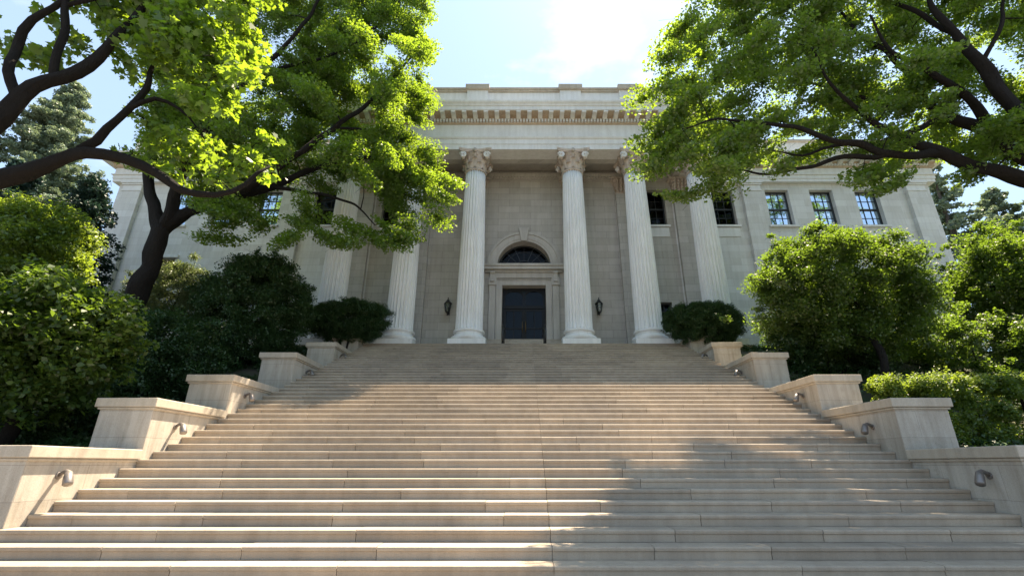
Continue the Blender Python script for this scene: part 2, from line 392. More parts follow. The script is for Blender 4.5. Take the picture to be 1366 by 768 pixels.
# columns
def leaf_tongue(mb, c, r0, z0, h, ang, w, curl):
    vs = []; fs = []; n = 7
    for j in range(n):
        t = j/(n-1); rr = r0 + curl*(t**3)*1.0 + .02; z = z0 + h*(t if t < .85 else .85+(t-.85)*.2) - (curl*.35 if j == n-1 else 0)
        ww = w*(math.sin(math.pi*(.18+.75*t))**.7)*(1 if j % 2 else .86)
        for i in (-1,-.5,0,.5,1):
            rad = rr + .03*(1-abs(i)) ; aa = ang + i*ww/ (2*rr)
            vs.append((c[0]+rad*math.cos(aa), c[1]+rad*math.sin(aa), c[2]+z))
    for j in range(n-1):
        for i in range(4): fs.append((j*5+i, j*5+i+1, (j+1)*5+i+1, (j+1)*5+i))
    mb.add(vs, fs, True)
def capital(c, s):   # c = neck centre, s = neck radius
    mb = MB(); vols = []
    mb.lathe(c, [(s*1.0,0),(s*1.1,.03),(s*1.1,.08),(s*1.0,.11),(s*1.0,.5),(s*1.08,.75),(s*1.28,.98),(s*1.35,1.03)], 32)
    for i in range(8): leaf_tongue(mb, c, s*1.02, .10, .40, 2*math.pi*i/8+R(22.5), .42, .17)
    for i in range(8): leaf_tongue(mb, c, s*1.03, .18, .60, 2*math.pi*i/8, .42, .22)
    for i in range(16): leaf_tongue(mb, c, s*1.08, .62, .30, 2*math.pi*i/16+R(11), .16, .12)
    # abacus with concave sides
    out = []; hw = .90; n = 8
    for q in range(4):
        for i in range(n):
            t = i/n*2-1; d = hw - .17*(1-t*t); a = q*math.pi/2
            px, py = (t*hw*.97, -d); out.append((px*math.cos(a)-py*math.sin(a), px*math.sin(a)+py*math.cos(a)))
    m_ = len(out)
    for za, zb, k in ((1.03,1.11,.95),(1.11,1.22,1.0)):
        vs = [(c[0]+x*k, c[1]+y*k, c[2]+za) for x,y in out] + [(c[0]+x*k, c[1]+y*k, c[2]+zb) for x,y in out]
        mb.add(vs, [(i,(i+1)%m_,m_+(i+1)%m_,m_+i) for i in range(m_)] + [tuple(reversed(range(m_))), tuple(range(m_,2*m_))])
    main = mb; mb = MB()
    # volutes: spiral scrolls at the corners, facing each side
    for sx in (-1,1):
        for sy in (-1,1):
            cx_, cy_, cz_ = c[0]+sx*.64, c[1]+sy*.64, c[2]+.84
            for fx, fy in ((0,1),(1,0)):
                pts = []; rd = []
                for i in range(30):
                    th = i/29*2.1*2*math.pi; r = .185*(1-.80*i/29)
                    u = -math.cos(th)*r; v = math.sin(th)*r
                    off = .10
                    if fx == 0: pts.append((cx_+sx*u*-1, cy_+sy*off, cz_+v))
                    else: pts.append((cx_+sx*off, cy_+sy*u*-1, cz_+v))
                    rd.append(.04*(1-.45*i/29))
                mb.tube(pts, rd, 6)
            main.lathe((cx_,cy_,cz_-.25), [(.04,0),(.10,.1),(.11,.2),(.09,.38)], 10)
            for fx, fy in ((0,1),(1,0)):
                q0 = (cx_-sx*0, cy_+sy*.03, cz_) if fx == 0 else (cx_+sx*.03, cy_, cz_)
                q1 = (cx_, cy_+sy*.07, cz_) if fx == 0 else (cx_+sx*.07, cy_, cz_)
                mb.tube([q0, q1], [.155,.15], 18, smooth=False)
            vols.append(mb); mb = MB()
    mb = main
    for a in range(4):   # central flower on each abacus side
        aa = a*math.pi/2-math.pi/2
        mb.tube([(c[0]+.66*math.cos(aa), c[1]+.66*math.sin(aa), c[2]+1.09), (c[0]+.82*math.cos(aa), c[1]+.82*math.sin(aa), c[2]+1.1)], [.07,.13], 8)
        mb.tube([(c[0]+.55*math.cos(aa), c[1]+.55*math.sin(aa), c[2]+.6), (c[0]+.68*math.cos(aa), c[1]+.68*math.sin(aa), c[2]+.85), (c[0]+.74*math.cos(aa), c[1]+.74*math.sin(aa), c[2]+1.02)], [.03,.06,.03], 6)
    return mb, vols
CZ0, CZ1 = FL, 16.1; YC = 21.75
shaft_me = base_me = plinth_me = cap_me = None
for x in (-9.5,-6.05,-2.66,2.66,6.05,9.5):
    if shaft_me is None:
        hN = CZ1-1.22; z0 = CZ0+.95; hs = hN-z0
        prof = []
        for j in range(15):
            t = j/14; r = .665 - (.665-.54)*(t**1.6); prof.append((r, z0+hs*t))
        prof = [(.70, z0-.06), (.70, z0-.02)] + prof
        nf = 24*8
        def flf(i):
            p = (i % 8)/8; return 1 - (.115*math.sin(math.pi*min(1,max(0,(p-.12)/.76)))**.8 if .12 < p < .88 else 0)
        mb = MB(); mb.lathe((0,0,0), prof, nf, flf)
        o = mb.build('column', M['shaft'], B); shaft_me = o.data
        mb = MB(); bp_ = []
        for cz, rr, r0 in ((CZ0+.44,.115,.76),(CZ0+.80,.075,.69)):
            bp_ += [(r0 + rr*math.cos(a), cz + rr*math.sin(a)) for a in [R(-90+18*i) for i in range(11)]]
            if cz < CZ0+.6: bp_ += [(.745,cz+.13),(.70,cz+.17),(.685,cz+.22),(.71,cz+.27)]
        mb.lathe((0,0,0), bp_, 48); o2 = mb.build('base', M['shaft'], o); base_me = o2.data
        mb = MB(); mb.box(-.88,.88,-.85,.85,CZ0+.001,CZ0+.32); o3 = mb.build('plinth', M['shaft'], o, .012); plinth_me = o3.data
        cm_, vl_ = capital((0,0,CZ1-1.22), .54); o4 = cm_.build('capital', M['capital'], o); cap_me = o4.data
        vo = [q.build('volute', M['shaft'], o) for q in vl_]; vol_me = [q.data for q in vo]
    else:
        o = link('column', shaft_me, None, B)
        o2 = link('base', base_me, None, o); o3 = link('plinth', plinth_me, None, o); o4 = link('capital', cap_me, None, o); vo = [link('volute', q, None, o) for q in vol_me]
        b_ = o3.modifiers.new('bevel','BEVEL'); b_.width = .012; b_.segments = 2
    o.matrix_parent_inverse = Matrix.Identity(4); o.location = (x, YC-24, -4.9)
    for q in (o2,o3,o4,*vo): q.matrix_parent_inverse = Matrix.Identity(4); q.location = (0,0,0)

# pilasters on the wall behind
for x in (-23.3,-13.5,-9.35,-5.95,-2.85,2.85,5.95,9.35,13.5,23.3):
    inner = abs(x) < 10; w = .56 if abs(x) > 10 else .52; top = 16.0 if inner else 15.8
    mb = MB(); mb.box(x-w,x+w,YW-.24,YW-.002,FL-.2 if inner else 3,top-1.0 if inner else top-.62)
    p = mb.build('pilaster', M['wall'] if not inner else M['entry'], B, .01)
    mb = MB()
    if inner:
        mb.box(x-w-.02,x+w+.02,YW-.27,YW-.002,top-1.0,top-.94)
        for k in range(4):
            zz = top-.93+.2*k; mb.box(x-w+.03-.05*k,x+w-.03+.05*k,YW-.24-.05*k,YW-.002,zz,zz+.21)
            for j in range(5):
                xx = x-w+.1+ (2*w-.2)*j/4; mb.tube([(xx,YW-.25-.05*k,zz+.02),(xx,YW-.30-.05*k,zz+.1),(xx,YW-.40-.05*k,zz+.17)],[.05,.09,.05],6)
        mb.box(x-w-.24,x+w+.24,YW-.5,YW-.002,top-.12,top-.003)
        mb.build('capital', M['capital'], p)
    else:
        for dz, e in ((-.62,.03),(-.52,0),(-.22,.07),(-.12,.12)):
            mb.box(x-w-e,x+w+e,YW-.24-e,YW-.002,top+dz+.002,top+dz+(.1 if dz != -.52 else .3))
        mb.build('capital', M['trim'], p, .01)

# mitred mouldings along a path: prof = (outward offset, z); path of (x,y) going so that outward is to the right
def moulding(path, prof, closed=False):
    mb = MB(); n = len(prof); segs = []
    dirs = [(Vector(path[i+1]) - Vector(path[i])).normalized() for i in range(len(path)-1)]
    nr = [Vector((d.y, -d.x)) for d in dirs]
    vs = []
    for i, p in enumerate(path):
        if i == 0: o = nr[0]
        elif i == len(path)-1: o = nr[-1]
        else:
            o = nr[i-1] + nr[i]; o = o / (1 + nr[i-1].dot(nr[i]))
        for d, z in prof: vs.append((p[0]+o.x*d, p[1]+o.y*d, z))
    fs = []
    for i in range(len(path)-1):
        for j in range(n): fs.append((i*n+j, (i+1)*n+j, (i+1)*n+(j+1)%n, i*n+(j+1)%n))
    fs.append(tuple(range(n))); fs.append(tuple(reversed([(len(path)-1)*n+j for j in range(n)])))
    mb.add(vs, fs); return mb
PX, PY = 10.15, 21.08
pp = [(-PX, 27.0), (-PX, PY), (PX, PY), (PX, 27.0)]
moulding(pp, [(-.9,16.1),(0,16.1),(0,16.42),(.04,16.43),(.04,16.72),(.09,16.76),(.13,16.84),(.13,16.89),(-.9,16.89)]).build('architrave', M['trim'], B)
moulding(pp, [(-.9,16.892),(.02,16.892),(.02,17.72),(-.9,17.72)]).build('frieze', M['trim'], B)
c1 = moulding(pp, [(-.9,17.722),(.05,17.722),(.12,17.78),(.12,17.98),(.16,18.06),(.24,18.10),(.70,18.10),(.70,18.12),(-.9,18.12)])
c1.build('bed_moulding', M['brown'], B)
moulding(pp, [(-.9,18.122),(.74,18.122),(.74,18.13),(.76,18.14),(.76,18.36),(.80,18.38),(.83,18.47),(.90,18.55),(.92,18.62),(.92,18.68),(-.9,18.76)]).build('cornice', M['trim'], B)
# inner faces of the beam run inside the portico
mb = MB(); mb.box(-PX+.9+.001,PX-.9-.001,PY+.9+.001,PY+1.3,16.1,17.0)
for s in (-1,1): mb.box(s*(PX-1.3),s*(PX-.901),PY+1.3,YW-.005,16.1,17.0)
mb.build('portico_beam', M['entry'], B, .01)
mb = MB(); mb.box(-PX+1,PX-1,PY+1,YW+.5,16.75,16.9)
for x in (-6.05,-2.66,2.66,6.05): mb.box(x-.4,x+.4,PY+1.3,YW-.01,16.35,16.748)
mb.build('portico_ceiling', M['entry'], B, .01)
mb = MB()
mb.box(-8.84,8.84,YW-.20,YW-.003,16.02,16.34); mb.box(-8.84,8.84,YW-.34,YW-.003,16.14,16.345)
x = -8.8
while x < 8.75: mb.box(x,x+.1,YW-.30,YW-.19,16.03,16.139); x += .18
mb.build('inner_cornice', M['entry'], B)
# dentils and modillions
def dent(mb, x0, x1, y, d0, z0, z1, step, w):
    n = int((x1-x0)/step); s = (x1-x0)/n
    for i in range(n+1): mb.box(x0+i*s-w/2, x0+i*s+w/2, y-d0, y+.01, z0, z1)
def denty(mb, y0, y1, x, sgn, d0, z0, z1, step, w):
    n = int((y1-y0)/step); s = (y1-y0)/n
    for i in range(n+1): mb.box(x-sgn*.01, x+sgn*d0, y0+i*s-w/2, y0+i*s+w/2, z0, z1)
mb = MB(); dent(mb, -PX-.1, PX+.1, PY-.12, .13, 17.80, 17.965, .17, .10)
for s in (-1,1): denty(mb, PY, YW, s*(PX+.12), s, .13, 17.80, 17.965, .17, .10)
mb.build('dentil_course', M['trim'], B)
mod_me = None
def modillion(x, y, z, rz=0):
    global mod_me
    if mod_me is None:
        mb = MB(); mb.prismx([(.02,.115),(-.50,.115),(-.50,.03),(-.47,.0),(-.40,.0),(-.34,.03),(-.2,.0),(-.1,-.05),(.02,-.07)], -.12, .12)
        o = mb.build('modillion', M['trim'], B, .012); mod_me = o.data
    else: o = link('modillion', mod_me, None, B)
    o.matrix_parent_inverse = Matrix.Identity(4); o.location = (x, y-24, z-4.9); o.rotation_euler = (0,0,rz)
for i in range(36): modillion(-PX-.3+i*(2*PX+.6)/35, PY-.24, 18.0)
for s in (-1,1):
    for i in range(4): modillion(s*(PX+.24), PY+.3+i*.62, 18.0, s*math.pi/2)
# parapet
mb = MB(); mb.box(-PX,PX,PY+.02,PY+.45,18.765,20.05); mb.build('parapet', M['trim'], B, .01)
mb = MB(); mb.box(-PX-.03,PX+.03,PY-.10,PY+.55,20.052,20.16); mb.box(-PX-.03,PX+.03,PY-.16,PY+.6,20.161,20.28)
for x in (-9.5,-6.05,-2.66,2.66,6.05,9.5): mb.box(x-.68,x+.68,PY-.28,PY+.7,20.10,20.42)
mb.build('parapet_coping', M['cap'], B, .012)
mb = MB()
for x in (-9.5,-6.05,-2.66,2.66,6.05,9.5): mb.box(x-.6,x+.6,PY-.12,PY+.6,18.767,20.099)
mb.build('parapet_pier', M['trim'], B, .01)
mb = MB()
for s in (-1,1): mb.box(s*(PX-.45),s*PX,PY+.451,33,18.77,20.05); 
mb.box(-PX,PX,33,33.4,17.3,20.05)
mb.box(-PX+.02,-PX+.5,27.01,33,17.3,18.7); mb.box(PX-.5,PX-.02,27.01,33,17.3,18.7)
mb.build('attic_wall', M['trim'], B)
# wing entablatures
for s in (-1,1):
    path = [(s*PX+s*.01, YW-.02), (s*(WX+.02), YW-.02), (s*(WX+.02), YW+22.02)]
    if s < 0: path = list(reversed(path))
    # outward must be to the right of travel
    f = 1
    w1 = moulding(path, [(-.3,15.8),(.26,15.8),(.26,16.0),(.30,16.01),(.30,16.2),(.38,16.24),(.38,16.28),(.27,16.30),(.27,16.74),(-.3,16.74)])
    w1.build('wing_architrave', M['trim'], B)
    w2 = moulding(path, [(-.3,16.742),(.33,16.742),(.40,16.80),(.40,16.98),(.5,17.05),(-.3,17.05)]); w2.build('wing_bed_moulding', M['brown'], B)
    w3 = moulding(path, [(-.3,17.052),(.92,17.052),(.92,17.24),(.98,17.28),(1.05,17.40),(1.05,17.46),(-.3,17.52)]); w3.build('wing_cornice', M['trim'], B)
    for i in range(22): modillion(s*(PX+.5+i*.64), YW-.48, 16.933)
    mb = MB(); dent(mb, min(s*PX,s*WX)+.3, max(s*PX,s*WX)-.1, YW-.4, .11, 16.81,16.925,.17,.1)
    mb.build('wing_dentil_course', M['trim'], B)
    a, c = (PX+.6, WX-.1) if s > 0 else (-WX+.1, -PX-.6)
    mb = MB(); mb.box(a, c, YW, YW+.4, 17.53, 18.85); mb.box(s*(WX-.5),s*(WX-.1),YW+.401,YW+21.9,17.53,18.85); mb.build('wing_parapet', M['wall'], B)
    mb = MB(); mb.box(a-.05, c+.05, YW-.1, YW+.5, 18.852, 19.02); mb.box(s*(WX-.56),s*(WX-.04),YW+.501,YW+21.9,18.852,19.02); mb.build('wing_coping', M['cap'], B, .012)
# podium under the portico
mb = MB()
for s in (-1,1): mb.box(s*7.17,s*10.6,20.86,YW-.01,3.0,FL)
mb.build('podium', M['step'], B, .01)

# door surround, arch
mb = MB()
for s in (-1,1):
    mb.box(s*DW,s*(DW+.28),YW-.10,YW-.003,DZ0-.02,DZ1+.28); mb.box(s*(DW+.281),s*(DW+.34),YW-.16,YW-.003,DZ0-.02,DZ1+.34)
    mb.box(s*(DW+.36),s*(DW+.72),YW-.13,YW-.003,DZ0-.9,9.62); mb.box(s*(DW+.32),s*(DW+.76),YW-.22,YW-.131,DZ1-.02,9.66)
mb.box(-DW,DW,YW-.10,YW-.003,DZ1,DZ1+.28); mb.box(-DW-.28,DW+.28,YW-.16,YW-.101,DZ1+.281,DZ1+.34)
mb.box(-DW-.72,DW+.72,YW-.12,YW-.003,9.67,9.98)
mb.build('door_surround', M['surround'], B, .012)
for s in (-1,1):
    mb = MB(); x = s*(DW+.54)
    mb.tube([(x-.12,YW-.25,9.95),(x+.12,YW-.25,9.95)], .10, 14); mb.box(x-.11,x+.11,YW-.27,YW-.221,9.45,9.95); mb.tube([(x-.11,YW-.25,9.45),(x+.11,YW-.25,9.45)], .06, 12)
    mb.build('console_bracket', M['surround'], B, .005)
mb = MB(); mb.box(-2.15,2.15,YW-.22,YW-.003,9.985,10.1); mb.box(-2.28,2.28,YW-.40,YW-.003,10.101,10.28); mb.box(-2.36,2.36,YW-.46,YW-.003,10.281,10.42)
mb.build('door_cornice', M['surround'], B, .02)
mb = MB(); n = 40
for r0, r1, d in ((AR,AR+.12,.10),(AR+.121,AR+.42,.14),(AR+.421,AR+.56,.20)):
    vs = []; 
    for i in range(n+1):
        a = math.pi*i/n
        for r, y in ((r0,YW-.003),(r0,YW-d),(r1,YW-d),(r1,YW-.003)): vs.append((r*math.cos(a), y, AZ+r*math.sin(a)))
    fs = [(i*4+j,(i+1)*4+j,(i+1)*4+(j+1)%4,i*4+(j+1)%4) for i in range(n) for j in range(4)]
    mb.add(vs, fs)
mb.build('arch_moulding', M['surround'], B)
mb = MB(); a0 = [(-.17,AZ+AR-.06),(.17,AZ+AR-.06),(.30,AZ+AR+.78),(-.30,AZ+AR+.78)]
mb.add([(x,YW-.30,z) for x,z in a0]+[(x,YW-.004,z) for x,z in a0], [(0,1,2,3),(4,7,6,5),(0,4,5,1),(1,5,6,2),(2,6,7,3),(3,7,4,0)]); mb.build('keystone', M['surround'], B, .02)
# fanlight
y = YW+.5; mb = MB()
def arcbar(mb, r, w, y0, y1, n=32):
    vs = []
    for i in range(n+1):
        a = math.pi*i/n
        for rr, yy in ((r-w,y0),(r,y0),(r,y1),(r-w,y1)): vs.append((rr*math.cos(a), yy, AZ+.02+rr*math.sin(a)))
    mb.add(vs, [(i*4+j,(i+1)*4+j,(i+1)*4+(j+1)%4,i*4+(j+1)%4) for i in range(n) for j in range(4)] + [(0,1,2,3)])
arcbar(mb, AR-.002, .1, y, y+.1); arcbar(mb, .55, .04, y+.01, y+.09); arcbar(mb, 1.08, .025, y+.02, y+.09)
mb.box(-AR+.02,AR-.02,y,y+.1,AZ+.003,AZ+.09)
for i in range(1, 8):
    a = math.pi*i/8; u = (math.cos(a), math.sin(a)); p = (-u[1]*.018, u[0]*.018); q = [(u[0]*.53,u[1]*.53),(u[0]*1.42,u[1]*1.42)]
    vs = [(q[e][0]+p[0]*g, yy, AZ+.02+q[e][1]+p[1]*g) for yy in (y+.015,y+.085) for e in (0,1) for g in (-1,1)]
    mb.add(vs, [(0,1,3,2),(4,6,7,5),(0,2,6,4),(1,5,7,3),(0,4,5,1),(2,3,7,6)])
fl = mb.build('fanlight', M['sash'], B)
mb = MB(); pts = [(AR*.99*math.cos(math.pi*i/32), y+.05, AZ+.02+AR*.97*math.sin(math.pi*i/32)) for i in range(33)]; mb.add(pts, [tuple(range(33))]); mb.build('pane', M['darkglass'], fl)
# doors
yd = YW+.42
mb = MB(); f = .09; TZ = 8.05
mb.box(-DW,-DW+f,yd,yd+.14,DZ0,DZ1); mb.box(DW-f,DW,yd,yd+.14,DZ0,DZ1); mb.box(-DW+f,DW-f,yd,yd+.14,DZ1-f,DZ1); mb.box(-DW+f,DW-f,yd-.03,yd+.13,TZ,TZ+.13)
mb.build('door_frame', M['darkwood'], B, .006)
mb = MB()   # transom with two arched lights
for s in (-1,1):
    xa, xb = (f-DW, -.02) if s < 0 else (.02, DW-f)
    mb.box(xa,xa+.06,yd+.03,yd+.1,TZ+.13,DZ1-f); mb.box(xb-.06,xb,yd+.03,yd+.1,TZ+.13,DZ1-f); mb.box(xa+.06,xb-.06,yd+.03,yd+.1,TZ+.13,TZ+.19)
    cxx = (xa+xb)/2; hw_ = (xb-xa)/2-.06; n = 12
    for i in range(n):
        a0_, a1_ = math.pi*i/n, math.pi*(i+1)/n; top = DZ1-f
        z0_, z1_ = 8.72+.36*math.sin(a0_), 8.72+.36*math.sin(a1_); x0_, x1_ = cxx+hw_*math.cos(a0_), cxx+hw_*math.cos(a1_)
        mb.add([(x0_,yd+.04,z0_),(x0_,yd+.04,top),(x1_,yd+.04,top),(x1_,yd+.04,z1_)], [(0,1,2,3)])
        mb.add([(x0_,yd+.04,z0_),(x1_,yd+.04,z1_),(x1_,yd+.09,z1_),(x0_,yd+.09,z0_)], [(0,1,2,3)])
tr = mb.build('transom', M['darkwood'], B)
mb = MB(); mb.box(-DW+f,DW-f,yd+.07,yd+.078,TZ+.13,DZ1-f); mb.build('pane', M['darkglass'], tr)
for s in (-1,1):
    xa, xb = (f-DW, -.008) if s < 0 else (.008, DW-f); mb = MB(); w = .12
    mb.box(xa,xa+w,yd+.02,yd+.08,DZ0,TZ-.003); mb.box(xb-w,xb,yd+.02,yd+.08,DZ0,TZ-.003)
    for za, zb in ((DZ0,DZ0+.22),(DZ0+.72,DZ0+.80),(TZ-.14,TZ-.003)): mb.box(xa+w,xb-w,yd+.022,yd+.078,za,zb)
    xm = (xa+xb)/2; mb.box(xm-.03,xm+.03,yd+.024,yd+.076,DZ0+.22,TZ-.14)
    d = mb.build('door', M['darkwood'], B, .004)
    mb = MB(); mb.box(xa+w,xb-w,yd+.045,yd+.055,DZ0+.2,TZ-.1); mb.build('pane', M['darkglass'], d)
    hx = -.09*(1 if s < 0 else -1); mb = MB(); mb.tube([(hx,yd-.05,DZ0+.55),(hx,yd-.05,DZ0+1.15)], .022, 10)
    for zz in (DZ0+.6,DZ0+1.1): mb.tube([(hx,yd-.05,zz),(hx,yd+.02,zz)], .016, 8)
    mb.build('handle', M['brass'], d)
# platform and steps to the door
mb = MB()
for i in range(6): mb.box(-2.15-.30*(5-i)*0,2.15,YW-1.75+.30*i,YW-.161 if i else YW-.161,FL+.17*i+.003,FL+.17*(i+1))
mb.box(-DW+.001,DW-.001,YW-.16,YW+.6,DZ0-.3,DZ0-.001)
mb.build('entrance_steps', M['cap'], B, .012)

# ------------------------------------------------------------------ lanterns & handrails
for x, sd in ((-4.08,'left'),(4.02,'right')):
    t = thing('wall_lantern', f'black iron lantern on the portico wall to the {sd} of the entrance door', 'lantern', (x, YW, 7.9), 'pair of lanterns by the door')
    y = YW-.36
    mb = MB(); mb.box(x-.07,x+.07,YW-.03,YW-.003,7.55,8.0); mb.build('back_plate', M['iron'], t, .01)
    mb = MB(); mb.tube([(x,YW-.03,7.75),(x,YW-.15,7.62),(x,y,7.6),(x,y,7.68)], .025, 8); mb.build('bracket', M['iron'], t)
    mb = MB(); mb.lathe((x,y,7.42), [(.015,0),(.04,.05),(.02,.09),(.06,.14),(.11,.20),(.12,.23)], 6, smooth=False)
    for i in range(6):
        a = math.pi/3*i; mb.tube([(x+.115*math.cos(a),y+.115*math.sin(a),7.64),(x+.19*math.cos(a),y+.19*math.sin(a),8.08)], .014, 5)
    mb.build('cage', M['iron'], t)
    mb = MB(); mb.lathe((x,y,7.65), [(.10,0),(.175,.42)], 6, smooth=False, cap=False); mb.build('lamp_glass', M['lampglass'], t)
    mb = MB(); mb.lathe((x,y,8.07), [(.23,0),(.22,.03),(.13,.13),(.09,.16),(.09,.2),(.05,.24),(.02,.27),(.035,.31),(.008,.38)], 6, smooth=False); mb.build('roof', M['iron'], t)
for x, sd in ((-.98,'left'),(.98,'right')):
    t = thing('handrail', f'short black iron handrail at the top of the steps, {sd} of the door', 'handrail', (x, 20.75, FL), 'pair of black handrails before the door')
    mb = MB(); mb.tube([(x,20.72,FL),(x,20.72,FL+.9)], .045, 10); mb.build('post', M['iron'], t)
    mb = MB(); mb.tube([(x,22.3,FL+.17),(x,22.3,FL+1.12)], .03, 10); mb.build('post', M['iron'], t)
    mb = MB(); mb.tube([(x,20.60,FL+.80),(x,20.66,FL+.88),(x,20.75,FL+.92),(x,21.2,FL+.94),(x,22.25,FL+1.14),(x,22.5,FL+1.18)], .03, 10); mb.tube([(x,20.72,FL+.3),(x,22.3,FL+.5)], .015, 8)
    mb.build('rail', M['iron'], t)
# ------------------------------------------------------------------ foliage
def leafmesh(name, C, Rr, counts, size, mat, parent, seed=1, upb=.9, shape='q', shell=.55, axes=None, kind=None):
    rg = np.random.default_rng(seed)
    C = np.asarray(C, float); Rr = np.asarray(Rr, float); counts = np.asarray(counts, int)
    idx = np.repeat(np.arange(len(C)), counts); n = len(idx)
    d = rg.normal(size=(n,3)); d /= np.linalg.norm(d, axis=1)[:,None]
    r = rg.random(n)**shell
    loc = d * r[:,None] * Rr[idx]
    if axes is not None: loc = np.einsum('nij,nj->ni', axes[idx], loc)
    p = C[idx] + loc
    nm = rg.normal(size=(n,3))*.55 + d*.35; nm[:,2] += upb; nm /= np.linalg.norm(nm, axis=1)[:,None]
    a = rg.normal(size=(n,3)); a[:,2] -= .5; a -= nm*np.sum(a*nm,axis=1)[:,None]; a /= np.linalg.norm(a,axis=1)[:,None]
    b = np.cross(nm, a); s = size*(.45+.95*rg.random(n)**1.3)[:,None]
    if shape == 'q':
        tpl = [(0,0,0),(.45,.36,.10),(1,0,-.05),(.45,-.36,.10)]
    elif shape == 'n':
        tpl = [(0,-.035,0),(1,-.02,0),(1,.02,0),(0,.035,0)]
    else:
        tpl = [(0,0,0),(.12,.30,.03),(.08,.52,.0),(.36,.30,.05),(.52,.55,-.02),(.60,.24,.04),(.98,.0,-.08),(.60,-.24,.04),(.52,-.55,-.02),(.36,-.30,.05),(.08,-.52,.0),(.12,-.30,.03)]
    k = len(tpl)
    V = np.empty((n,k,3))
    for i,(u,v,w) in enumerate(tpl): V[:,i,:] = p + s*(a*(u-.5)+b*v+nm*w)
    me = bpy.data.meshes.new(name)
    me.vertices.add(n*k); me.vertices.foreach_set('co', V.ravel())
    me.loops.add(n*k); me.loops.foreach_set('vertex_index', np.arange(n*k, dtype=np.int32))
    me.polygons.add(n); me.polygons.foreach_set('loop_start', np.arange(0,n*k,k,dtype=np.int32)); me.polygons.foreach_set('loop_total', np.full(n,k,dtype=np.int32))
    me.update(calc_edges=True)
    return link(name, me, mat, parent)

def catmull(pts, rs, step=.25):
    pts = [Vector(p) for p in pts]; out = []; ro = []
    P4 = [pts[0]*2-pts[1]] + pts + [pts[-1]*2-pts[-2]]
    for i in range(len(pts)-1):
        p0,p1,p2,p3 = P4[i:i+4]; n = max(2, int((p2-p1).length/step))
        for j in range(n):
            t = j/n
            out.append(.5*((2*p1)+(p2-p0)*t+(2*p0-5*p1+4*p2-p3)*t*t+(3*p1-p0-3*p2+p3)*t**3)); ro.append(rs[i]*(1-t)+rs[i+1]*t)
    out.append(pts[-1]); ro.append(rs[-1]); return out, ro

def inpoly(x, y, poly):
    c = False; j = len(poly)-1
    for i in range(len(poly)):
        xi, yi = poly[i]; xj, yj = poly[j]
        if (yi > y) != (yj > y) and x < (xj-xi)*(y-yi)/(yj-yi)+xi: c = not c
        j = i
    return c

class Tree:
    def __init__(s, name, label, cat, base, bark='bark', seed=1, group=None):
        s.t = thing(name, label, cat, base, group); s.mb = MB(); s.nodes = []; s.rad = []; s.bark = M[bark]; s.rg = random.Random(seed); s.seed = seed; s.thin = 1.0
    def limb(s, pts, rs, n=12, step=.2, wig=.05):
        rs = [r*s.thin for r in rs]
        o, r = catmull(pts, rs, step)
        sd = s.rg.random()*50
        o2 = [p + Vector((mnoise.noise(p*1.1+Vector((sd,0,0))), mnoise.noise(p*1.1+Vector((0,sd,0))), mnoise.noise(p*1.1+Vector((0,0,sd)))))*wig*(0 if (i == 0 or i == len(o)-1) else 1)*2 for i, p in enumerate(o)]
        s.mb.tube(o2, r, n, wob=.38, seed=s.seed); s.nodes += [tuple(p) for p in o2]; s.rad += r
    def twigs(s, C, rmax=.045, spread=1.0):
        C = [Vector(c) for c in C]; 
        nd = np.array(s.nodes); order = sorted(range(len(C)), key=lambda i: float(np.min(np.sum((nd-np.array(C[i]))**2, axis=1))))
        nd = list(s.nodes); rad = list(s.rad)
        for i in order:
            c = C[i]; A = np.array(nd); d2 = np.sum((A-np.array(c))**2, axis=1)
            # prefer nodes lower / nearer the trunk for upward growing twigs
            pen = d2 + .6*np.maximum(0, A[:,2]-c.z)**2
            j = int(np.argmin(pen)); a = Vector(nd[j]); L = (c-a).length
            if L < .05: continue
            mid = a.lerp(c, .5) + Vector((s.rg.gauss(0,.1), s.rg.gauss(0,.1), .12+s.rg.gauss(0,.06)))*L
            r0 = min(rad[j]*.75, rmax*(.35+.3*L)); r0 = max(r0, .008)
            pts, rs = catmull([a, mid, c], [r0, r0*.65, r0*.3], .22)
            s.mb.tube(pts, rs, 5, capends=False)
            for p, r in zip(pts[1:], rs[1:]): nd.append(tuple(p)); rad.append(r)
            # fine side shoots
            for q in range(4):
                p = pts[s.rg.randrange(len(pts)//2, len(pts))]; e = p + Vector((s.rg.gauss(0,1), s.rg.gauss(0,1), s.rg.gauss(0,.5)))*.3*spread
                s.mb.tube([p, p.lerp(e,.5)+Vector((0,0,.04)), e], [r0*.4, r0*.3, .004], 4, capends=False)
    def finish(s): return s.mb.build('trunk', s.bark, s.t, fixn=False)

def clump_axes(C, centre, rg, tilt=.35):
    ax = []
    for c in C:
        o = Vector(c) - Vector(centre); o.z = 0
        if o.length < .01: o = Vector((1,0,0))
        a = math.atan2(o.y, o.x) + rg.gauss(0,.5)
        m_ = Matrix.Rotation(a, 3, 'Z') @ Matrix.Rotation(.22 + rg.gauss(0,tilt), 3, 'Y') @ Matrix.Rotation(rg.gauss(0,tilt), 3, 'X')
        ax.append(np.array(m_))
    return np.array(ax)

def canopy(poly, n, Yf, rg, gap=.0, gscale=.45, holes=(), off=0):
    xs = [p[0] for p in poly]; ys = [p[1] for p in poly]; out = []; tries = 0
    while len(out) < n and tries < n*60:
        tries += 1
        x, y = rg.uniform(min(xs),max(xs)), rg.uniform(min(ys),max(ys))
        if not inpoly(x,y,poly) or any(inpoly(x,y,h) for h in holes): continue
        p = P(x,y,Yf(x,y,rg))
        if mnoise.noise(p*gscale+Vector((off,off,off))) < gap: continue
        out.append(p)
    return out

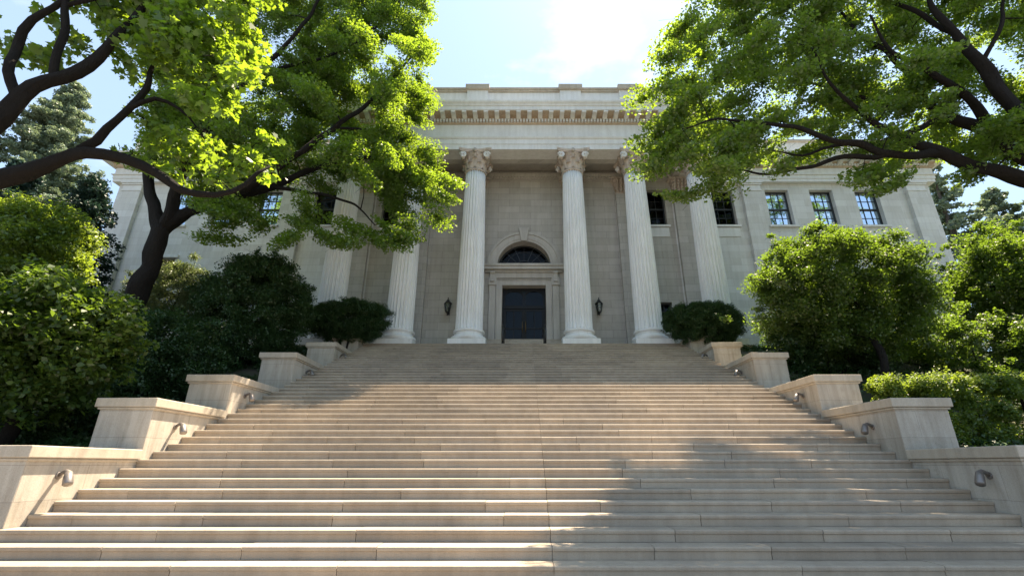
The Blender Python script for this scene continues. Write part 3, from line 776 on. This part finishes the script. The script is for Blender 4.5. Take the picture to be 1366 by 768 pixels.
# ---- tall tree left of the steps
rg = random.Random(11)
lt = Tree('maple_tree', 'tall maple with a leaning forked trunk behind the bushes left of the steps', 'tree', (-13.5,15.5,2.2), seed=3)
lt.limb([(-13.75,15.6,1.9),P(165,430,15.5),P(186,390,15.5),P(203,345,15.5),P(216,303,15.5)], [.5,.40,.34,.31,.30], 14)
lt.limb([P(216,306,15.5),P(204,275,15.6),P(199,240,15.7),P(206,195,15.8),P(226,150,16),P(255,90,16.3),P(300,10,16.5),P(325,-80,16.6)], [.26,.21,.18,.16,.14,.12,.08,.04])
lt.limb([P(218,304,15.5),P(230,275,15.4),P(240,238,15.2),P(268,185,15),P(325,115,14.8),P(395,45,14.7),P(450,-40,14.6)], [.26,.2,.17,.14,.11,.08,.04])
lt.limb([P(216,306,15.5),P(258,280,15.7),P(305,262,16),P(365,250,16.4),P(425,222,16.8),P(495,212,17.1),P(545,240,17.2)], [.27,.21,.18,.15,.11,.07,.03])
lt.limb([P(300,264,15.9),P(350,240,15.6),P(400,203,15.2),P(460,160,15),P(520,110,15),P(560,60,15)], [.15,.13,.11,.09,.06,.03])
lt.limb([P(400,203,15.2),P(430,178,15.6),P(470,172,16),P(530,178,16.3)], [.08,.06,.05,.02])
lt.limb([P(325,115,14.8),P(370,92,15.4),P(430,78,15.9),P(500,40,16.2),P(540,-10,16.4)], [.09,.08,.06,.04,.02])
lt.limb([P(365,250,16.4),P(420,258,16),P(470,272,15.8),P(500,300,15.7)], [.08,.06,.04,.02])
poly = [(150,-170),(560,-170),(575,-20),(572,60),(560,105),(562,170),(582,235),(578,282),(556,296),(530,318),(500,300),(476,270),(440,262),(400,262),(350,262),(318,280),(290,300),(262,262),(215,240),(190,215),(200,160),(180,120),(200,40)]
C = canopy(poly, 740, lambda x,y,r: (16.9 + r.uniform(-.9,2.0)) if r.random() < .86 else 15 + r.uniform(-1.3,.8), rg, gap=-.13, off=3)
C += [P(x,y,Y) for x,y,Y in ((300,300,15.2),(290,318,15.2),(400,296,15),(430,312,15),(452,322,15.1),(385,318,14.9),(470,306,15.2),(500,318,15.4),(520,322,15.5),(512,300,15.4),(545,300,15.6),(350,300,15.1),(540,318,15.6),(592,262,16),(596,240,16),(585,290,16),(410,280,15),(330,285,15))]
lt.twigs(C, .05)
RR = [(s_:=rg.uniform(.42,.86)) and (s_*1.45,s_,s_*.40) for _ in C]
ax = clump_axes(C, (-9,16,12), rg)
cnt = [int(720*(r[1]/.65)**2) for r in RR]
leafmesh('crown', C, RR, [int(c*1.2) for c in cnt], .108, M['leaf'], lt.t, 5, shell=.7, axes=ax); lt.finish()

# ---- overhanging near tree on the left
rg = random.Random(21)
nt_ = Tree('overhanging_tree', 'large-leaved tree reaching in from the left edge with thick dark crooked limbs', 'tree', (-12.6,5.8,-1.2), seed=8)
nt_.thin = .86
nt_.limb([(-12.8,5.8,-1.9),(-12.4,5.8,.5),(-11.7,5.8,2.2),(-11.4,5.85,3.4)], [.48,.40,.36,.32], 14)
nt_.limb([(-11.5,5.85,3.0),P(-130,290,6.0),P(-20,243,6.1),P(60,222,6.3),P(118,204,6.4),P(165,207,6.5),P(203,230,6.6),P(238,256,6.7),P(285,262,6.8),P(325,247,7.0),P(360,222,7.1)], [.25,.21,.165,.14,.115,.095,.088,.08,.065,.045,.02], 12)
nt_.limb([(-11.4,5.85,3.3),P(-160,240,5.9),P(-60,192,6.0),P(0,155,6.1),P(48,122,6.2),P(100,92,6.3),P(150,55,6.4),P(190,12,6.5),P(225,-50,6.6)], [.25,.21,.18,.15,.14,.12,.10,.07,.04], 12)
nt_.limb([P(105,200,6.4),P(140,170,6.5),P(172,146,6.6),P(196,118,6.7),P(204,90,6.8),P(235,60,6.9)], [.09,.08,.075,.06,.04,.02])
nt_.limb([P(172,146,6.6),P(205,132,6.7),P(235,143,6.8),P(262,170,7.0)], [.05,.045,.03,.015])
nt_.limb([P(22,138,6.15),P(15,100,6.1),P(22,55,6.1),P(45,28,6.1),P(85,5,6.2),P(120,-40,6.3)], [.10,.085,.08,.07,.06,.03])
nt_.limb([P(72,108,6.25),P(78,70,6.2),P(84,25,6.2),P(95,-40,6.1)], [.085,.075,.07,.04])
nt_.limb([P(84,10,6.2),P(120,6,6.3),P(160,-5,6.4)], [.05,.04,.02])
nt_.limb([(-11.4,5.85,3.3),(-11.4,5.3,5.5),(-11,4.8,8),(-10,4.5,10)], [.28,.2,.14,.06])
polyA = [(95,-160),(395,-160),(372,-10),(358,25),(335,60),(330,100),(306,130),(292,165),(262,170),(235,130),(222,85),(190,60),(150,50),(120,30)]
C = canopy(polyA, 260, lambda x,y,r: 6.9 + r.uniform(-.9,1.1), rg, gap=-.3, gscale=.9, off=9)
polyB = [(-160,-160),(120,-160),(120,10),(60,50),(0,48),(-160,70)]
C += canopy(polyB, 55, lambda x,y,r: 6.7 + r.uniform(-.8,1.3), rg, gap=-.1, gscale=.9, off=2)
C += [P(x,y,Y) for x,y,Y in ((185,215,7),(215,195,7.2),(240,215,7.1),(205,170,7),(262,205,7.3),(285,190,7.2),(300,225,7.2),(330,205,7.4),(360,185,7.5),(230,235,6.9),(250,185,7),(35,75,6.6),(100,60,6.6),(70,80,6.7),(12,62,6.6),(290,240,7),(160,45,6.5),(170,85,6.7),(345,225,7.4))]
nt_.twigs(C, .03, .5)
RR = [(s_:=rg.uniform(.2,.4)) and (s_*1.4,s_,s_*.5) for _ in C]; ax = clump_axes(C, (-8,6.5,6), rg)
leafmesh('crown', C, RR, [int(75*(r[1]/.3)**2) for r in RR], .135, M['leafnear'], nt_.t, 6, shape='m', axes=ax, upb=.7); nt_.finish()

# ---- big tree on the right
rg = random.Random(31)
rt = Tree('maple_tree', 'spreading maple entering from the right edge with long dark limbs and dense green crown', 'tree', (17.2,9.8,0), seed=12)
rt.thin = .88
rt.limb([(17.6,9.7,-.4),(17.3,9.7,1.6),(16.4,9.8,3.4),(15.6,9.8,4.4)], [.62,.52,.47,.42], 14)
rt.limb([(15.9,9.8,3.8),P(1450,262,9.8),P(1366,240,9.8),P(1300,221,9.8),P(1250,205,9.8),P(1212,188,9.8),P(1180,172,9.8),P(1137,144,9.7),P(1105,110,9.5),P(1080,60,9.3)], [.30,.24,.20,.17,.15,.12,.09,.065,.045,.02], 12)
rt.limb([P(1250,205,9.8),P(1191,207,9.6),P(1145,191,9.5),P(1105,187,9.4),P(1059,170,9.3),P(1012,166,9.2),P(957,160,9.0),P(910,172,8.9)], [.13,.11,.09,.075,.06,.045,.03,.012])
rt.limb([P(1185,206,9.6),P(1129,211,9.7),P(1094,220,9.8),P(1051,230,9.9),P(1015,231,10),P(970,222,10)], [.08,.07,.06,.045,.03,.015])
rt.limb([(15.6,9.8,4.2),P(1420,228,10.2),P(1366,212,10.4),P(1328,180,10.5),P(1270,156,10.6),P(1234,133,10.7),P(1215,101,10.8),P(1184,74,10.9),P(1152,51,11),P(1125,18,11.1),P(1090,-40,11.2)], [.28,.23,.20,.17,.14,.12,.10,.08,.06,.045,.02], 12)
rt.limb([P(1262,156,10.6),P(1211,176,10.6),P(1172,191,10.5),P(1120,196,10.4),P(1070,205,10.3),P(1020,200,10.2)], [.09,.08,.06,.05,.03,.015])
rt.limb([P(1330,181,10.5),P(1289,129,10.2),P(1238,98,10),P(1191,66,9.8),P(1160,20,9.6)], [.14,.12,.09,.06,.03])
rt.limb([(15.6,9.8,4.4),P(1430,208,9.6),P(1366,168,9.5),P(1340,129,9.5),P(1305,86,9.5),P(1281,51,9.5),P(1250,18,9.5),P(1225,-30,9.5)], [.30,.26,.22,.19,.16,.12,.09,.05], 12)
rt.limb([P(1308,90,9.5),P(1322,60,9.3),P(1334,25,9.2),P(1345,-30,9.1)], [.08,.06,.05,.03])
rt.limb([P(1281,51,9.5),P(1230,23,9.8),P(1176,0,10.2),P(1120,-30,10.5)], [.08,.07,.05,.02])
rt.limb([P(1234,133,10.7),P(1180,138,11),P(1120,120,11.4),P(1060,110,11.7),P(1000,112,12)], [.08,.06,.05,.035,.015])
rt.limb([P(1152,51,11),P(1090,55,11.3),P(1020,50,11.6),P(960,62,11.8)], [.06,.045,.03,.015])
rt.limb([(15.6,9.8,4.4),(16,9.4,7),(16.2,9,10)], [.3,.2,.08])
poly = [(905,-200),(1640,-200),(1640,250),(1420,215),(1330,215),(1290,222),(1262,205),(1220,215),(1180,238),(1158,222),(1110,212),(1060,208),(1030,215),(985,222),(950,240),(905,250),(880,232),(868,205),(878,165),(866,140),(892,105),(886,60),(905,30),(935,15)]
holes = [[(1170,70),(1205,60),(1215,100),(1185,130),(1165,110)],[(1290,60),(1366,50),(1366,110),(1310,110)],[(1130,10),(1150,0),(1185,25),(1150,40)]]
C = canopy(poly, 1120, lambda x,y,r: (11.6 + r.uniform(-1.2,2.3)) if r.random() < (.72 if x < 1000 else .88) else 9.6 + r.uniform(-1.0,.9), rg, gap=-.10, gscale=.6, holes=holes, off=5)
C += [P(x,y,Y) for x,y,Y in ((900,262,10),(925,258,10),(960,250,9.8),(870,225,10),(1180,252,9.6),(1200,240,9.6),(1172,235,9.6),(1150,232,9.8),(1045,225,9.7),(1290,235,10),(1310,228,10),(862,130,10.5),(858,195,10.2))]
rt.twigs(C, .035, .8)
RR = [(s_:=rg.uniform(.30,.60)) and (s_*1.55,s_,s_*.36) for _ in C]; ax = clump_axes(C, (12,10,7), rg, .28)
leafmesh('crown', C, RR, [int(520*(r[1]/.45)**2) for r in RR], .092, M['leaf'], rt.t, 7, shell=.7, axes=ax); rt.finish()

# ---- bushes & hedges
def bush(name, label, cat, c, rad, mat, leaf, nclump=90, dens=260, seed=1, cr=.30, bottom=-.6, trunk=None, group=None, part='foliage', rr=1.0, bark='bark'):
    rg = random.Random(seed); C = []; RR = []
    i = 0
    while len(C) < nclump:
        i += 1
        d = Vector((rg.gauss(0,1), rg.gauss(0,1), rg.gauss(0,1))).normalized()
        if d.z < bottom: continue
        bump = 1 + .22*mnoise.noise(d*2.1 + Vector((seed*3.1,0,0)))*rr
        k = rg.uniform(.74,.95) if rg.random() < .75 else rg.uniform(.3,.7)
        spray = rr > .4 and rg.random() < .16
        if spray: k = rg.uniform(.96,1.07)
        C.append(Vector(c) + Vector((d.x*rad[0], d.y*rad[1], d.z*rad[2]))*k*bump)
        s_ = cr*min(rad)*(rg.uniform(.45,.8) if spray else rg.uniform(.8,1.5)); RR.append((s_*1.25, s_, s_*.65))
    base = trunk[0] if trunk else (c[0], c[1], gz(c[1])-.1)
    t = Tree(name, label, cat, base, bark, seed, group)
    if trunk: t.limb(trunk, [trunk_r*(1-.12*j) for j, trunk_r in enumerate([.13]*len(trunk))], 10)
    else:
        for q in range(5):
            a = q*1.257+rg.random(); t.limb([(c[0]+.15*math.cos(a),c[1]+.15*math.sin(a),gz(c[1])-.2),(c[0]+.3*rad[0]*math.cos(a),c[1]+.3*rad[1]*math.sin(a),c[2]-.4*rad[2]),(c[0]+.45*rad[0]*math.cos(a),c[1]+.45*rad[1]*math.sin(a),c[2]+.2*rad[2])],[.06,.045,.02],6)
    t.twigs(C[::2], .025, .5)
    ax = clump_axes(C, c, rg, .4)
    leafmesh(part, C, RR, [int(dens*rg.uniform(.8,1.2)*min(1.2,max(.25,(r[1]/(cr*min(rad)*1.15))**2))) for r in RR], leaf, mat, t.t, seed+50, axes=ax, shell=.8)
    t.finish(); return t.t
bush('round_topped_tree','bushy bright green tree with a bare short trunk behind the right-hand stone blocks','small tree',(11.3,15.6,5.7),(3.3,2.0,2.5),M['leafbush'],.085,420,480,4,.20,-.95,trunk=[(10.6,13.9,.9),(10.72,13.9,2.2),(10.95,14.1,3.2),(11.4,15.0,4.6),(11.7,15.5,6)],part='crown',rr=1.9)
bush('broadleaf_tree','dense green bushy tree filling the right edge below the long limbs','small tree',(21.2,18.2,7.0),(3.0,2.4,2.9),M['leafbush'],.11,260,480,5,.22,-.95,rr=1.7,trunk=[(19.4,18.2,3),(19.4,18.2,5),(19.6,18.2,7)],part='crown')
bush('shrub','sunlit green shrub seen between the two bushy trees on the right','shrub',(14.4,18.6,5.6),(2.4,1.4,2.1),M['leafbush'],.10,120,420,6,bottom=-.95)
bush('shrub','low dark shrub in the gap below the bushy tree right of the steps','shrub',(10.9,16.6,3.9),(2.2,1.2,1.5),M['leafdark'],.09,110,380,16,bottom=-.95)
bush('shrub','shaded shrub at the right edge behind the low bright hedge','shrub',(16.6,16.4,3.4),(2.8,1.2,1.9),M['leafbush'],.09,140,420,17,bottom=-.95)
bush('clipped_bush','dark clipped bush at the top right of the steps before the outer columns','bush',(7.95,19.75,5.85),(1.85,.85,1.0),M['leafdark'],.05,420,520,7,.24,-1,rr=.12)
bush('clipped_bush','dark clipped bush at the top left of the steps before the outer columns','bush',(-7.75,19.75,5.95),(1.95,.85,1.05),M['leafdark'],.05,420,520,8,.24,-1,rr=.12)
bush('round_bush','large rounded dark green bush behind the upper left stone blocks','bush',(-10.5,17.2,5.6),(2.2,1.7,2.45),M['leafdark'],.07,360,640,9,.2,-.95,rr=.45)
bush('shrub','olive green shrub between the leaning trunk and the large dark round bush','shrub',(-15.0,18.6,6.3),(1.7,1.3,2.1),M['leafolive'],.065,170,480,10,.26)
bush('shrub','deep green shrub in shade behind the third left stone block','shrub',(-11.2,13.9,2.7),(2.2,1.3,1.8),M['leafdark'],.075,170,480,12,bottom=-.95)
bush('shrub','dark low shrub in shade behind the second left stone block','shrub',(-11.8,11.7,1.2),(2.2,1.2,1.35),M['leafdark'],.075,150,460,13,bottom=-.95)
bush('small_maple','young maple with drooping pale-tipped leaves above the lowest left stone block','small tree',(-10.9,9.8,2.35),(2.4,1.4,1.75),M['leafbush'],.12,250,250,14,.26,-.85,trunk=[(-10.7,9.8,-.2),(-10.3,9.8,.8),(-10.2,9.8,2.2),(-10.4,9.8,3.2)],part='crown')
bush('shrub','tall yellow-green leafy shrub at the left edge below the near limb','shrub',(-20.6,17,7.6),(3.1,1.7,2.7),M['leafyel'],.12,240,360,15,trunk=[(-20.5,17,3),(-20.5,17,5),(-20.6,17,7)])
# hedge on the right
def hedge(label, x0, x1, y0, y1, z0, z1, mat, leaf, n, dens, seed):
    rg = random.Random(seed); C = []; RR = []
    for i in range(n):
        f = rg.random(); x, y = rg.uniform(x0,x1), rg.uniform(y0,y1)
        if f < .55: p = (x, y, z1 - rg.uniform(.05,.25))
        elif f < .9: p = (x, y0 + rg.uniform(.0,.2), rg.uniform(z0,z1-.1))
        else: p = (x, y, rg.uniform(z0, z1-.2))
        p = Vector(p); p.z += .12*mnoise.noise(Vector((x*1.1,y*1.1,seed))); C.append(p); s_ = rg.uniform(.16,.3); RR.append((s_*1.2,s_,s_*.7))
    t = Tree('hedge', label, 'hedge', ((x0+x1)/2,(y0+y1)/2,z0), seed=seed)
    x = x0+.3
    while x < x1: t.limb([(x,(y0+y1)/2,z0-.3),(x+.1,(y0+y1)/2,(z0+z1)/2),(x,(y0+y1)/2,z1-.2)],[.05,.04,.02],6); x += .6
    t.twigs(C[::3], .02, .4); leafmesh('foliage', C, RR, [dens]*n, leaf, mat, t.t, seed+9, axes=clump_axes(C,(0,0,0),rg,.4)); t.finish()
hedge('low bright green hedge behind the second right stone block', 8.5, 17.0, 10.7, 11.9, .3, 1.93, M['leafyel'], .06, 480, 330, 41)

# ground cover on both slopes
def cover(x0, x1, seed, mat):
    rg = random.Random(seed); C = []; RR = []
    for i in range(430):
        x, y = rg.uniform(x0,x1), rg.uniform(7.2,20.5); C.append((x,y,gz(y)+.12)); RR.append((.3,.3,.16))
    o = leafmesh('ground_cover', C, RR, [70]*len(C), .08, mat, None, seed); tag(o, kind='stuff'); return o
cover(-15,-8.4,61,M['leafdark']); cover(8.4,16,62,M['leafdark'])

# ---- conifers
def conifer(name, label, base, H, spread, mat, seed, tiers=26, droop=.25, leaf=.34, dens=34, bare=.15, bark='barkgrey', sparse=1.0, upb=.6):
    rg = random.Random(seed); t = Tree(name, label, 'tree', base, bark, seed); b = Vector(base)
    t.limb([b-Vector((0,0,.4)), b+Vector((.1,0,H*.35)), b+Vector((-.1,.1,H*.7)), b+Vector((0,0,H))], [H*.022,H*.017,H*.009,.02], 10, .6)
    C = []; RR = []; AX = []
    for i in range(tiers):
        f = bare + (1-bare)*(i/tiers); z = H*f; L = spread*(1-f)**.75*rg.uniform(.75,1.1)+.25
        for q in range(7):
            if rg.random() > sparse: continue
            a = rg.uniform(0,2*math.pi); Lq = L*rg.uniform(.45,1.1)
            d = Vector((math.cos(a), math.sin(a), 0)); s0 = b+Vector((0,0,z+rg.uniform(-.5,.5)*H*(1-bare)/tiers*1.6)); e = s0 + d*Lq + Vector((0,0,-droop*Lq))
            mid = s0 + d*Lq*.5 + Vector((0,0,.03*Lq)); t.mb.tube([s0,mid,e],[.012*Lq+.02,.02,.008],5,capends=False)
            nq = max(2, int(Lq/.45))
            for u in range(nq):
                k = (u+1)/nq; p = s0.lerp(mid, k*2) if k < .5 else mid.lerp(e, k*2-1)
                p = p + Vector((rg.gauss(0,.12),rg.gauss(0,.12),rg.gauss(0,.12))); C.append(p); w = .16*Lq*(1.15-k)+.14; RR.append((.36, w+.2, .26)); AX.append(np.array(Matrix.Rotation(a,3,'Z') @ Matrix.Rotation(droop*.8,3,'Y')))
    leafmesh('crown', C, RR, [dens]*len(C), leaf, mat, t.t, seed+3, axes=np.array(AX), upb=upb, shape='q'); t.finish(); return t.t
conifer('cedar_tree','tall blue-green cedar beyond the left end of the building',(-38,31,4.8),25.5,7.5,M['needle'],71,46,.0,.17,150,.3)
conifer('spruce_tree','dark drooping spruce at the left corner of the building',(-21.8,20.2,4.6),8.9,3.4,M['needledark'],72,34,.42,.14,110,.02)
conifer('pine_tree','thin open pine with a forked grey trunk past the right end of the building',(42.5,41,5.2),24,8.0,M['needle'],73,24,-.05,.30,46,.42,sparse=.62)
conifer('pine_tree','hazy blue-green pine at the far right edge behind the bushy tree',(51,44,5.2),23,8.5,M['needle'],74,30,.1,.32,60,.25)
conifer('spruce_tree','smaller spruce beside the cedar at the far left edge',(-33,26,4.8),14,4.5,M['needledark'],75,26,.3,.26,50,.05)

# ------------------------------------------------------------------ light
SUN = Vector((.26,.365,1.0)).normalized()
elev = math.asin(SUN.z); az = math.atan2(SUN.x, SUN.y)
sl = bpy.data.lights.new('sun', 'SUN'); sl.energy = 5.0; sl.angle = R(.55); sl.color = (1,.84,.63)
so = bpy.data.objects.new('sun', sl); col.objects.link(so); so.rotation_euler = SUN.to_track_quat('Z','Y').to_euler(); so.location = (0,0,60)
w = bpy.data.worlds.new('World'); scn.world = w; w.use_nodes = True; nt = w.node_tree
bg = nt.nodes['Background']; bg.inputs[1].default_value = .05
sk = nt.nodes.new('ShaderNodeTexSky'); sk.sky_type = 'NISHITA'; sk.sun_disc = False; sk.sun_elevation = elev; sk.sun_rotation = az
sk.altitude = 50; sk.air_density = 1.0; sk.dust_density = 1.0; sk.ozone_density = 1.1
tc = nt.nodes.new('ShaderNodeTexCoord').outputs['Generated']
cl = noise_tex(nt, mapping(nt, tc, (1,1,2.2), (2.3,.4,0)), 2.3, 8, .58)
cm = ramp(nt, cl, .60, .80)
veil = mixc(nt, mixc(nt, sk.outputs[0], (.80,.99,1.10), 1.0, 'MULTIPLY'), (4.8,5.8,6.7), .42)
nt.links.new(mixc(nt, veil, (6.6,7.0,7.3), cm), bg.inputs[0])

cam = bpy.data.cameras.new('camera'); co = bpy.data.objects.new('camera', cam); col.objects.link(co); scn.camera = co
cam.sensor_width = 36; cam.lens = F/1366*36; cam.clip_end = 2000; cam.clip_start = .05; cam.shift_x = -16/1366
co.rotation_euler = (math.pi/2 + PITCH, 0, 0)
scn.view_settings.view_transform = 'Standard'; scn.view_settings.look = 'None'; scn.view_settings.gamma = 1
scn.view_settings.exposure = 2.2
scn.render.engine = 'CYCLES'
scn.cycles.max_bounces = 8; scn.cycles.diffuse_bounces = 4; scn.cycles.transmission_bounces = 6; scn.cycles.transparent_max_bounces = 8
scn.cycles.use_denoising = True
scn.cycles.sample_clamp_indirect = 6
